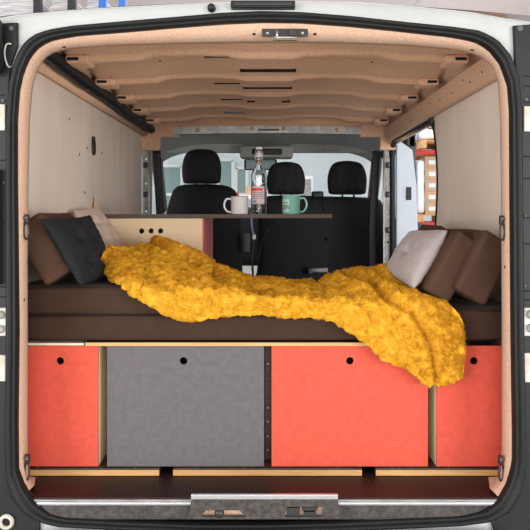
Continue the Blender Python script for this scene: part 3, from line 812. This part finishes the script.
put('board', box(x0, X_(332, YK) - .001, YK - .012, YK + .44, .788, .8045, 'walnut', .001), tt)
put('edge_band', box(x0, X_(332, YK), YK - .0155, YK - .0125, .7875, .805, 'table_edge', .001), tt)
zt = .8047
# mugs
def mug(px, r, h, m, hs, label, rim):
    y = YK + .06
    c = (X_(px, y), y, zt)
    o = empty('mug', c, label, 'mug', 'mugs on the table top')
    put('cup', lathe([(0, .004), (r * .96, .0), (r, .003), (r, h - .002), (r + .0015, h), (r - .001, h + .001), (r - .003, h - .002), (r - .003, .006), (0, .006)], m, 48, c), o)
    pts = spline([(c[0] + hs * (r - .002), y, zt + h * .84), (c[0] + hs * (r + .018), y, zt + h * .86), (c[0] + hs * (r + .029), y, zt + h * .62), (c[0] + hs * (r + .028), y, zt + h * .36), (c[0] + hs * (r + .014), y, zt + h * .14), (c[0] + hs * (r - .002), y, zt + h * .12)], 8)
    put('handle', tube(pts, .0048, m, 10, flat=(1, 1.3)), o)
    put('rim', tube([Vector((c[0] + (r + .0004) * math.cos(a), y + (r + .0004) * math.sin(a), zt + h)) for a in [k * math.pi / 24 for k in range(48)]], .0017, rim, 8, closed=True), o)
    return o, c
mug(239.5, .0385, .079, 'enamel', -1, 'white enamel mug left of the glass bottle', 'steel')
mm, mc = mug(291.2, .0395, .083, 'mint', 1, 'mint green mug with dark lettering right of the glass bottle', 'mint')
# lettering wrapped round the mint mug
def wrap_text(txt, size, a0, z0, r, c, m, sx=1.0):
    cu = bpy.data.curves.new('t', 'FONT'); cu.body = txt; cu.size = size; cu.extrude = .0002; cu.offset = size * .02
    o = bpy.data.objects.new('t', cu); COL.objects.link(o); dg = bpy.context.evaluated_depsgraph_get()
    me = bpy.data.meshes.new_from_object(o.evaluated_get(dg)); bpy.data.objects.remove(o)
    for v in me.vertices:
        a = a0 + v.co.x * sx / r; rr_ = r + .0004 + v.co.z
        v.co = Vector((c[0] + rr_ * math.sin(a), c[1] - rr_ * math.cos(a), z0 + v.co.y))
    me.materials.clear(); me.materials.append(MATS[m]); return me
def band(c, r, a0, a1, z0, z1, m, t=.0005, n=24):
    vs = []; fs = []
    for i in range(n + 1):
        a = a0 + (a1 - a0) * i / n
        for rr_ in (r, r + t):
            for z in (z0, z1): vs.append(Vector((c[0] + rr_ * math.sin(a), c[1] - rr_ * math.cos(a), z)))
    for i in range(n):
        b = i * 4
        for q in ((0, 1), (1, 3), (3, 2), (2, 0)): fs.append((b + q[0], b + q[1], b + 4 + q[1], b + 4 + q[0]))
    fs += [(0, 1, 3, 2), (n * 4, n * 4 + 2, n * 4 + 3, n * 4 + 1)]
    return new_mesh('band', vs, fs, m)
put('print_panel', band(mc, .0395, R(-80), R(-14), zt + .011, zt + .067, 'mint_pale', .0003), mm)
put('lettering', wrap_text('EEN', .030, R(-66), zt + .021, .0398, mc, 'ink', .72), mm)
put('lettering', join(*[band(mc, .0399, R(-62 + 8 * k), R(-57 + 8 * k), zt + .048, zt + .053, 'ink', .0003, 3) for k in range(5)]), mm)
# spoon with red end in the white mug
sp_ = tube([(X_(240, YK + .06) + .005, YK + .06, zt + .015), (X_(238, YK + .06), YK + .075, zt + .088)], .003, 'alu', 8)
spn = empty('spoon', (X_(240, YK + .06), YK + .06, zt + .01), 'spoon with red tipped handle standing in the white mug', 'spoon')
put('stem', sp_, spn)
put('red_tip', tube([(X_(238.3, YK + .06), YK + .072, zt + .080), (X_(236.8, YK + .06), YK + .079, zt + .096)], .0045, 'label_red', 8), spn)
# bottle
yB = YK + .07; cB = (X_(259, yB), yB, zt); s = 1.0
bo = empty('glass_bottle', cB, 'clear glass bottle with a pink label standing between the two mugs', 'bottle')
prof_o = [(0, .004), (.030, 0), (.0345, .003), (.0355, .012), (.0355, .165), (.034, .182), (.028, .200), (.018, .214), (.0145, .224), (.0145, .240), (.0165, .243), (.0165, .249), (.0145, .253), (.0145, .276), (.0165, .279), (.0165, .290)]
prof_i = [(.0135, .290), (.0120, .253), (.0118, .226), (.0155, .212), (.026, .197), (.0315, .180), (.0330, .165), (.0330, .014), (.028, .008), (0, .008)]
put('glass', lathe(prof_o + prof_i, 'bottle_glass', 56, cB), bo)
put('neck_label', band(cB, .0148, R(-180), R(179.9), zt + .255, zt + .275, 'label_pink', .0004, 40), bo)
lb = put('label', band(cB, .0358, R(-62), R(42), zt + .045, zt + .125, 'label_pink', .0004), bo)
put('red_band', band(cB, .0363, R(-60), R(26), zt + .104, zt + .116, 'label_red', .0004), lb)
for z in (.094, .086, .078, .070): put('print_line', band(cB, .0363, R(-50), R(30), zt + z, zt + z + .0022, 'label_dark', .0003), lb)
put('barcode', join(*[band(cB, .0363, R(-46 + 5 * k), R(-43.5 + 5 * k), zt + .050, zt + .062, 'label_dark', .0003, 3) for k in range(6)]), lb)
put('stopper', lathe([(0, .276), (.011, .276), (.0125, .292), (.0140, .294), (.0140, .300), (0, .302)], 'enamel', 24, cB), bo)
put('wire_clasp', tube(spline([(cB[0] - .0155, yB - .006, zt + .246), (cB[0] - .018, yB - .008, zt + .266), (cB[0] - .012, yB - .014, zt + .288), (cB[0] + .012, yB - .014, zt + .288), (cB[0] + .018, yB - .008, zt + .266), (cB[0] + .0155, yB - .006, zt + .246)], 6), .0012, 'steel', 6), bo)

# ------------------------------------------------------------------ tie down rings
def tie(px, py, Y, s, label):
    l, nrm = hit(bf, px, py)
    if l is None: l = at(px, py, Y)
    l = l + Vector((-s * .010, -.004, 0))
    r = empty('tie_down_ring', l, label, 'ring', 'dark steel tie down rings')
    c = Vector(l)
    put('bracket', rblock(c.x - .006, c.x + .006, c.y - .010, c.y + .004, c.z + .006, c.z + .034, .004, 'dark_metal', n=(6, 6, 8)), r)
    put('bolt', lathe([(0, -.006), (.004, -.005), (.0055, 0)], 'bronze', 14, (c.x, c.y - .010, c.z + .024), True, 'Y'), r)
    pts = [c + Vector((.008 * math.cos(a) , -.009 + 0.004 * s * math.cos(a), -.014 + .024 * math.sin(a))) for a in [k * math.pi / 14 for k in range(28)]]
    put('ring', tube(pts, .0028, 'dark_metal', 8, closed=True), r)
tie(24.5, 226, .1, -1, 'dark steel tie down ring on the left tan frame beside the brown cushion')
tie(504, 227, .1, 1, 'dark steel tie down ring on the right tan frame beside the brown cushion')
tie(25, 465, .1, -1, 'dark steel tie down ring low on the left tan frame near the floor')
tie(503, 466, .1, 1, 'dark steel tie down ring low on the right tan frame near the floor')

# ------------------------------------------------------------------ cab
struct('floor.001', box(-1.03, 1.03, 2.42, 4.3, -.22, -.19, 'dark_grey'))
hl_ = []
for y, z in ((2.38, 1.335), (2.5, 1.372), (2.8, 1.385), (3.1, 1.37), (3.38, 1.335), (3.45, 1.32)):
    hl_.append([Vector((-.86 + 1.72 * i / 24, y, z - .10 * abs((-.86 + 1.72 * i / 24) / .86) ** 6)) for i in range(25)])
struct('ceiling.001', loft(hl_, 'headliner', closed=False))
# windscreen
ws_t, ws_b = (3.45, 1.315), (4.15, .86)
vs = []; 
gw = []
for t in (0, .5, 1):
    gw.append([Vector((-.80 - .06 * t + (1.6 + .12 * t) * i / 20, ws_t[0] + (ws_b[0] - ws_t[0]) * t - .12 * ((i - 10) / 10) ** 2, ws_t[1] + (ws_b[1] - ws_t[1]) * t)) for i in range(21)])
struct('window_1', loft(gw, 'windscreen', closed=False))
# windscreen pillars + side doors of the cab
for s, nm in ((-1, 'wall_left.001'), (1, 'wall_right.002')):
    sx = lambda v: s * v
    me = join(tube([(s * .86, 3.25, 1.34), (s * .90, 3.5, 1.20), (s * .95, 4.05, .85)], .045, 'dark_grey', 10, flat=(1, 1.2)),
              plate([(2.42, -.2), (4.1, -.2), (4.1, .80), (2.42, .74)], [], .05, YZ(.98 if s > 0 else -1.03), 'dark_grey', .01),
              plate([(2.43, .6), (2.60, .6), (2.56, 1.0), (2.54, 1.36), (2.43, 1.36)], [], .05, YZ(.93 if s > 0 else -.98), 'dark_grey', .01),
              plate([(2.43, 1.25), (3.4, 1.25), (3.4, 1.40), (2.43, 1.42)], [], .06, YZ(.92 if s > 0 else -.98), 'dark_grey', .01))
    struct(nm, me)
    struct('window_2' if s < 0 else 'window_3', plate([(2.52, .76), (3.95, .80), (3.5, 1.24), (2.52, 1.27)], [], .005, YZ(.99 * s), 'windscreen'))
# dashboard
db = rblock(-.87, .87, 3.75, 4.3, .35, .86, .06, 'dark_grey', n=(40, 10, 12))
thing('dashboard', db, 'dark dashboard beyond the cab seats', 'dashboard')
# headliner console, visors, mirror
cn = empty('overhead_console', (X_(267, 3.2), 3.2, 1.30), 'dark grey overhead console between the sun visors', 'console')
put('body', rblock(X_(240, 3.15), X_(293, 3.15), 3.12, 3.30, Z_(158, 3.15), Z_(146, 3.15), .02, 'visor', n=(16, 12, 8)), cn)
put('lamp_lens', rblock(X_(252, 3.14), X_(282, 3.14), 3.11, 3.15, Z_(155, 3.14), Z_(149, 3.14), .006, 'black_plastic', n=(10, 4, 6)), cn)
for a_, b_, lab in ((163, 243, 'dark grey sun visor above the driver seat'), (289, 374, 'dark grey sun visor above the passenger bench')):
    v = empty('sun_visor', (X_((a_ + b_) / 2, 3.25), 3.25, 1.30), lab, 'sun visor', 'sun visors')
    put('flap', rblock(X_(a_, 3.25), X_(b_, 3.25), 3.25, 3.28, Z_(153, 3.25), Z_(140, 3.25), .013, 'visor', n=(24, 4, 8)), v)
    put('hinge_rod', tube([(X_(a_ + 4, 3.26), 3.265, Z_(139.5, 3.26)), (X_(b_ - 4, 3.26), 3.265, Z_(139.5, 3.26))], .006, 'black_plastic', 8), v)
    if a_ > 200: put('warning_label', box(X_(322, 3.249), X_(340, 3.249), 3.2475, 3.2495, Z_(151.5, 3.249), Z_(149.8, 3.249), 'bronze'), v)
mr = empty('rear_view_mirror', (X_(258, 3.5), 3.5, Z_(164, 3.5)), 'small dark rear view mirror hanging behind the bottle neck', 'mirror')
put('housing', rblock(X_(244, 3.5), X_(277, 3.5), 3.5, 3.54, Z_(170, 3.5), Z_(159, 3.5), .015, 'black_plastic', n=(16, 6, 8)), mr)
put('mirror_glass', box(X_(246, 3.497), X_(275, 3.497), 3.496, 3.50, Z_(169, 3.5), Z_(160, 3.5), 'teal_glass', .001), mr)
put('stalk', tube([(X_(262, 3.5), 3.54, Z_(160, 3.5)), (X_(264, 3.5), 3.56, Z_(148, 3.5))], .01, 'black_plastic', 8), mr)

# seats
def soft_outline(pts, n=6): return [(p.x, p.y) for p in spline([Vector((a, b, 0)) for a, b in pts], n, closed=True)]
def inflate(outline, y0, T, m, seed=0, wr=.006, K=14, c=None):
    """padded shape grown from its outline: rings shrink towards the middle while bulging"""
    n = len(outline)
    cx = c[0] if c else sum(p[0] for p in outline) / n; cz = c[1] if c else sum(p[1] for p in outline) / n
    loops = []
    for side in (-1, 1):
        rng = range(K, -1, -1) if side == -1 else range(1, K + 1)
        for k in rng:
            t = k / K
            sh = 1 - (1 - math.cos(t * math.pi / 2)) if False else 1 - t
            bulge = (1 - (1 - t) ** 3.2) ** .5
            lp_ = []
            for (x, z) in outline:
                xx, zz = cx + (x - cx) * max(sh, .02), cz + (z - cz) * max(sh, .02)
                w = wr * noise.noise(Vector((xx * 9 + seed, zz * 5, side))) + wr * .5 * noise.noise(Vector((xx * 26, zz * 8 + seed, side)))
                lp_.append(Vector((xx, y0 + T / 2 + side * (T / 2 * bulge + (w if t > 0 else 0)), zz)))
            loops.append(lp_)
    me = loft(loops, m)
    return me
def headrest(px0, px1, py0, py1, Y, seed):
    x0, x1, z0, z1 = X_(px0, Y), X_(px1, Y), Z_(py1, Y), Z_(py0, Y)
    w, h = x1 - x0, z1 - z0
    prof_ = [(x0 + .00, z0 + h * .12), (x0 - .004, z0 + h * .5), (x0 + w * .06, z0 + h * .80), (x0 + w * .2, z1 - h * .05), (x0 + w * .5, z1), (x0 + w * .8, z1 - h * .05), (x0 + w * .94, z0 + h * .80), (x1 + .004, z0 + h * .5), (x1, z0 + h * .12), (x1 - w * .08, z0), (x0 + w * .5, z0 - .003), (x0 + w * .08, z0)]
    return inflate(soft_outline(prof_), Y, .13, 'black_cloth', seed, .016)
def seat(label, cat, back_px, heads, Y, name, seam_pts=None, cw=None):
    xs = [X_(p[0], Y) for p in back_px]; r = empty(name, (sum(xs) / len(xs), Y + .3, -.19), label, cat)
    o = soft_outline([(X_(a, Y), Z_(b, Y)) for a, b in back_px], 6)
    put('backrest', inflate(o, Y, .16, 'black_cloth', 2, .010), r)
    x0, x1 = min(xs), max(xs)
    put('seat_cushion', rblock(x0 + .02, x1 - .02, Y + .05, Y + .62, .12, .30, .05, 'black_cloth', n=(20, 14, 8)), r)
    put('pedestal', box(x0 + .05, x1 - .05, Y + .08, Y + .55, -.19, .125, 'black_plastic', .02), r)
    for k, (a, b, c, d) in enumerate(heads):
        h = put('headrest', headrest(a, b, c, d, Y + .02, k * 5 + 1), r)
        for f in (.35, .65):
            xx = X_(a + (b - a) * f, Y + .08); put('headrest_post', tube([(xx, Y + .085, Z_(d + 6, Y)), (xx, Y + .085, Z_(d - 6, Y))], .007, 'dark_metal', 8), h)
    return r
YS = 2.75
ds = seat('black driver seat with one headrest, left of the bottle', 'seat', [(160, 330), (160, 262), (162, 228), (168, 200), (176, 186), (200, 183.5), (224, 185), (235, 191), (240, 206), (242, 235), (242, 270), (242, 330)], [(181.5, 220, 148, 183)], YS, 'driver_seat')
ps = seat('black double passenger bench with two headrests, right of the bottle', 'seat', [(258, 330), (258, 262), (258, 222), (259, 204), (264, 196.5), (290, 195), (324, 196), (352, 196.5), (376, 198), (384, 203), (387, 222), (388, 262), (388, 320), (380, 332)], [(267.5, 305, 161, 194), (329, 367.5, 160, 194)], YS, 'passenger_bench')
put('cover_seam', tube(spline([(X_(a, YS), YS - .004, Z_(b, YS)) for a, b in ((258, 262), (263, 240), (275, 224), (300, 216), (330, 214), (355, 218), (372, 232), (380, 250))], 8), .003, 'belt', 6), ps)
put('cover_seam', tube([(X_(324, YS), YS + .002, Z_(a, YS)) for a in (198, 212)], .003, 'belt', 6), ps)
put('belt_guide', rblock(X_(312, YS), X_(324, YS), YS + .02, YS + .08, Z_(198, YS), Z_(191, YS), .012, 'black_plastic', n=(8, 6, 6)), ps)
hd = tube([(X_(309, YS), YS - .05, Z_(270.5, YS)), (X_(313, YS), YS - .055, Z_(269.5, YS)), (X_(327, YS), YS - .055, Z_(269.5, YS))], .016, 'primer', 12, flat=(1, 1))
put('release_handle', hd, ps)
put('handle_base', rblock(X_(307, YS), X_(311, YS), YS - .07, YS + .01, Z_(274, YS), Z_(267, YS), .006, 'dark_metal', n=(4, 6, 6)), ps)
# belt buckle between the seats
bk = empty('seat_belt_buckle', (X_(250, YS), YS - .02, .45), 'black belt buckle with blue grey strap between driver seat and bench', 'seat belt')
put('buckle', rblock(X_(243.5, YS), X_(250, YS), YS - .03, YS + .01, Z_(252, YS), Z_(233, YS), .01, 'dark_grey', n=(6, 6, 10)), bk)
put('strap', tube(spline([(X_(251.5, YS), YS - .02, Z_(212, YS)), (X_(251.8, YS), YS - .02, Z_(226, YS)), (X_(254, YS), YS - .02, Z_(236, YS))], 6), .007, 'blue_strap', 8, flat=(1, .3)), bk)
put('steel_tongue', rblock(X_(252, YS), X_(256, YS), YS - .03, YS - .015, Z_(240, YS), Z_(234, YS), .004, 'alu', n=(6, 4, 6)), bk)
put('lower_strap', tube(spline([(X_(254, YS), YS - .01, Z_(240, YS)), (X_(252, YS), YS, Z_(258, YS)), (X_(255, YS), YS + .03, Z_(300, YS))], 6), .008, 'belt', 8, flat=(1, .3)), bk)

# ------------------------------------------------------------------ warehouse around the van (z relative to load floor)
G = -LIFT
struct('floor.002', box(-9, 9, -7, 15, G - .1, G, 'hall_floor'))
wf = struct('wall_front', box(-9, 9, 15, 15.2, G, 4.2, 'hall_wall'))
struct('ceiling.002', box(-9, 9, 1, 15, 4.2, 4.3, 'hall_ceiling'))
for i in range(7):
    x = -7.2 + i * 2.4
    struct('trim_%d' % (5 + i), box(x, x + .04, 1, 15, 4.17, 4.2, 'white'))
# window wall features beyond the windscreen
for (a_, b_, c_, d_, nm) in ((160, 182, 166, 240, 'w'), (218, 233, 160, 240, 'w'), (236, 247, 168, 240, 'w')):
    Y = 14.8; r = struct('window_%d' % (4 + (a_ > 200) + (a_ > 234)), box(X_(a_, Y), X_(b_, Y), Y, Y + .1, Z_(d_, Y), Z_(c_, Y), 'teal_glass'))
    w = X_(b_, Y) - X_(a_, Y)
    for k in range(2):
        xx = X_(a_, Y) + w * k
        struct('window_frame', box(xx - .04, xx + .04, Y - .05, Y, Z_(d_, Y), Z_(c_, Y), 'white'), r)
    struct('window_frame', box(X_(a_, Y), X_(b_, Y), Y - .05, Y, Z_(c_ + 1.5, Y), Z_(c_ - 1.5, Y), 'white'), r)
    struct('window_frame', box(X_(a_, Y), X_(b_, Y), Y - .05, Y, Z_(196, Y), Z_(193, Y), 'white'), r)
Y = 12.0
cab = empty('steel_cupboard', (X_(306, Y), Y, G), 'tall grey white cupboard seen through the windscreen between the bench headrests', 'cupboard')
put('body', box(X_(299, Y), X_(313, Y), Y, Y + .5, G, Z_(176, Y), 'white', .01), cab)
put('door', box(X_(301, Y), X_(311, Y), Y - .02, Y, G + .2, Z_(179, Y), 'primer', .005), cab)
# a table with a carton visible beyond the mirror
Y = 10.0
wt = empty('work_bench', (X_(247, Y), Y + .3, G), 'white work bench seen through the windscreen beyond the bottle', 'bench')
put('top', box(X_(228, Y), X_(268, Y), Y, Y + .8, Z_(199, Y), Z_(195, Y), 'white', .01), wt)
for px in (229.5, 266.5):
    for yy in (Y + .05, Y + .75): put('leg', box(X_(px, Y) - .03, X_(px, Y) + .03, yy - .03, yy + .03, G, Z_(199, Y), 'primer'), wt)
ct = empty('carton', (X_(248, Y), Y + .2, Z_(195, Y)), 'small brown carton on the white work bench beyond the windscreen', 'carton')
put('box', box(X_(245, Y), X_(252, Y), Y + .1, Y + .35, Z_(195, Y), Z_(186, Y), 'cardboard', .004), ct)

# pallet rack seen through the sliding door opening
def rack(xs, y0, y1, beams, height, label, redz=True):
    r = empty('pallet_rack', (sum(xs) / len(xs), (y0 + y1) / 2, G), label, 'rack')
    for x in xs:
        for y in (y0, y1):
            put('upright', box(x - .05, x + .05, y - .05, y + .05, G, height, 'rack_blue' if (len(xs) < 3 or x == xs[-1]) else 'black_plastic', .006), r)
        for k in range(4):
            z = G + .3 + k * (height - G - .6) / 4
            put('brace', tube([(x, y0, z), (x, y1, z + (height - G) / 5)], .018, 'rack_blue', 6), r)
    for z in beams:
        for y in (y0, y1):
            put('beam', box(xs[0], xs[-1], y - .03, y + .03, z - .08, z, 'rack_red', .006), r)
    for z in beams: put('deck', box(xs[0] + .055, xs[-1] - .055, y0 + .032, y1 - .032, z - .03, z - .001, 'pallet_wood'), r)
    return r
Yr = 9.0; xr = X_(412, Yr)
zsh = Z_(150, Yr); zp = Z_(222, Yr)
rack((xr, xr + 2.7), Yr, Yr + 1.1, (zp, zsh), 4.2, 'blue and red pallet rack seen through the sliding door opening')
def pallet(x0, x1, y0, y1, z, label):
    r = empty('wooden_pallet', ((x0 + x1) / 2, (y0 + y1) / 2, z), label, 'pallet', 'pallets on the rack')
    n = 6; w = (y1 - y0) / (n * 1.35)
    for k in range(n):
        yy = y0 + k * (y1 - y0 - w) / (n - 1); put('deck_board', box(x0, x1, yy, yy + w, z + .105, z + .125, 'pallet_wood', .002), r)
    for k in range(3):
        xx = x0 + k * (x1 - x0 - .1) / 2; put('runner', box(xx, xx + .1, y0, y1, z, z + .105, 'pallet_wood', .002), r)
    return z + .125
zt1 = pallet(xr + .06, xr + 1.2, Yr - .15, Yr + 1.0, zp + .001, 'lower wooden pallet under the wrapped cartons in the sliding door view')
zt2 = pallet(xr + .06, xr + 1.2, Yr - .35, Yr + 1.0, zsh + .001, 'upper orange wooden pallet high in the sliding door view')
# stacked cartons
cw, chh = .235, .19
for col in range(2):
    for lev in range(5):
        x = X_(424, Yr) + col * (cw + .004) ; z = zt1 + .001 + lev * (chh + .002)
        lab = 'brown carton in the %s column, %s level, of the stack seen through the sliding door' % (('first', 'second', 'third')[col], ('lowest', 'second', 'third', 'fourth', 'fifth', 'top')[lev])
        c = empty('carton', (x + cw / 2, Yr + .1, z), lab, 'carton', 'brown cartons on the lower pallet')
        put('box', box(x, x + cw, Yr - .08, Yr + .35, z, z + chh, 'cardboard', .004), c)
        put('paper_label', box(x + .06, x + .17, Yr - .083, Yr - .0805, z + .06, z + .13, 'white'), c)
wr_ = rblock(xr + .07, X_(423.3, Yr), Yr - .13, Yr + .9, zt1 + .012, Z_(161, Yr), .05, 'wrap', n=(12, 20, 24), nz=.012, nsc=9)
thing('wrapped_load', wr_, 'load wrapped in white film beside the brown cartons on the rack', 'load')
thing('wrapped_load', rblock(xr + .10, xr + 1.0, Yr - .2, Yr + .9, zt2 + .03, zt2 + .8, .05, 'wrap', n=(12, 20, 24), nz=.03, nsc=6, seed=4), 'load wrapped in pale film on the upper orange pallet of the rack', 'load')

# tall rack at the left seen over the van roof
Yl = 7.0
rk = rack((X_(-50, Yl), X_(38, Yl), X_(72, Yl), X_(103, Yl)), Yl, Yl + 1.2, (Z_(24, Yl),), 4.1, 'tall rack with dark posts and stored boards seen above the left of the van roof')
k = 0
for (a_, b_) in ((-30, 33), (43, 66), (80, 98)):
    for q in range(3):
        z0_ = Z_(24, Yl) + .001 + q * .16
        me = box(X_(a_, Yl), X_(b_, Yl), Yl + .15 + .1 * q, Yl + 1.1, z0_ + .002, z0_ + .155, 'boards', .01)
        thing('board_bundle', me, 'bundle of grey boards on the high rack, %s from below, %s bay' % (('first', 'second', 'third')[q], ('outer left', 'middle', 'right')[k]), 'boards', 'board bundles on the high rack')
    k += 1

# ------------------------------------------------------------------ added fill lamps, lights of the hall and daylight
def area(name, loc, rot, sx, sy, power, col=(1, 1, 1)):
    l = bpy.data.lights.new(name, 'AREA'); l.shape = 'RECTANGLE'; l.size = sx; l.size_y = sy; l.energy = power; l.color = col
    o = bpy.data.objects.new(name, l); COL.objects.link(o); o.location = loc; o.rotation_euler = rot; return o
for sx_ in (-1, 1):
    area('fill_lamp_side_rear', (sx_ * 4.2, -4.2, .9), (R(88), 0, R(sx_ * 42)), 3, 2.4, 245, (1, .975, .95))  # added fill on both sides, angled in to brighten the van walls
area('fill_lamp_behind', (0, -7, .8), (R(92), 0, 0), 4, 2, 170, (1, .975, .95))  # added low lamp behind the camera, aimed level to reach deep inside
area('hall_lamp_ahead', (0, 8, 4.1), (0, 0, 0), 10, 6, 420, (.95, .98, 1))
area('hall_lamp_side', (4.5, 3.5, 4.0), (0, R(25), 0), 4, 4, 130, (.95, .98, 1))
w = bpy.data.worlds.new('World'); bpy.context.scene.world = w; w.use_nodes = True
w.node_tree.nodes['Background'].inputs[0].default_value = (1, .985, .97, 1); w.node_tree.nodes['Background'].inputs[1].default_value = .68

# ------------------------------------------------------------------ camera
cam = bpy.data.cameras.new('camera'); co = bpy.data.objects.new('camera', cam); COL.objects.link(co)
co.location = CAM; co.rotation_euler = (R(90), 0, 0); cam.sensor_width = 36; cam.lens = F / 530 * 36
cam.shift_x = (265 - VX) / 530; cam.shift_y = (VY - 265) / 530; cam.clip_start = .05
bpy.context.scene.camera = co
for o in list(COL.objects):
    if o.parent is None: o.location.z += LIFT
vsn = bpy.context.scene.view_settings
vsn.view_transform = 'Standard'; vsn.look = 'None'; vsn.gamma = 1; vsn.use_curve_mapping = False; vsn.exposure = 0.0
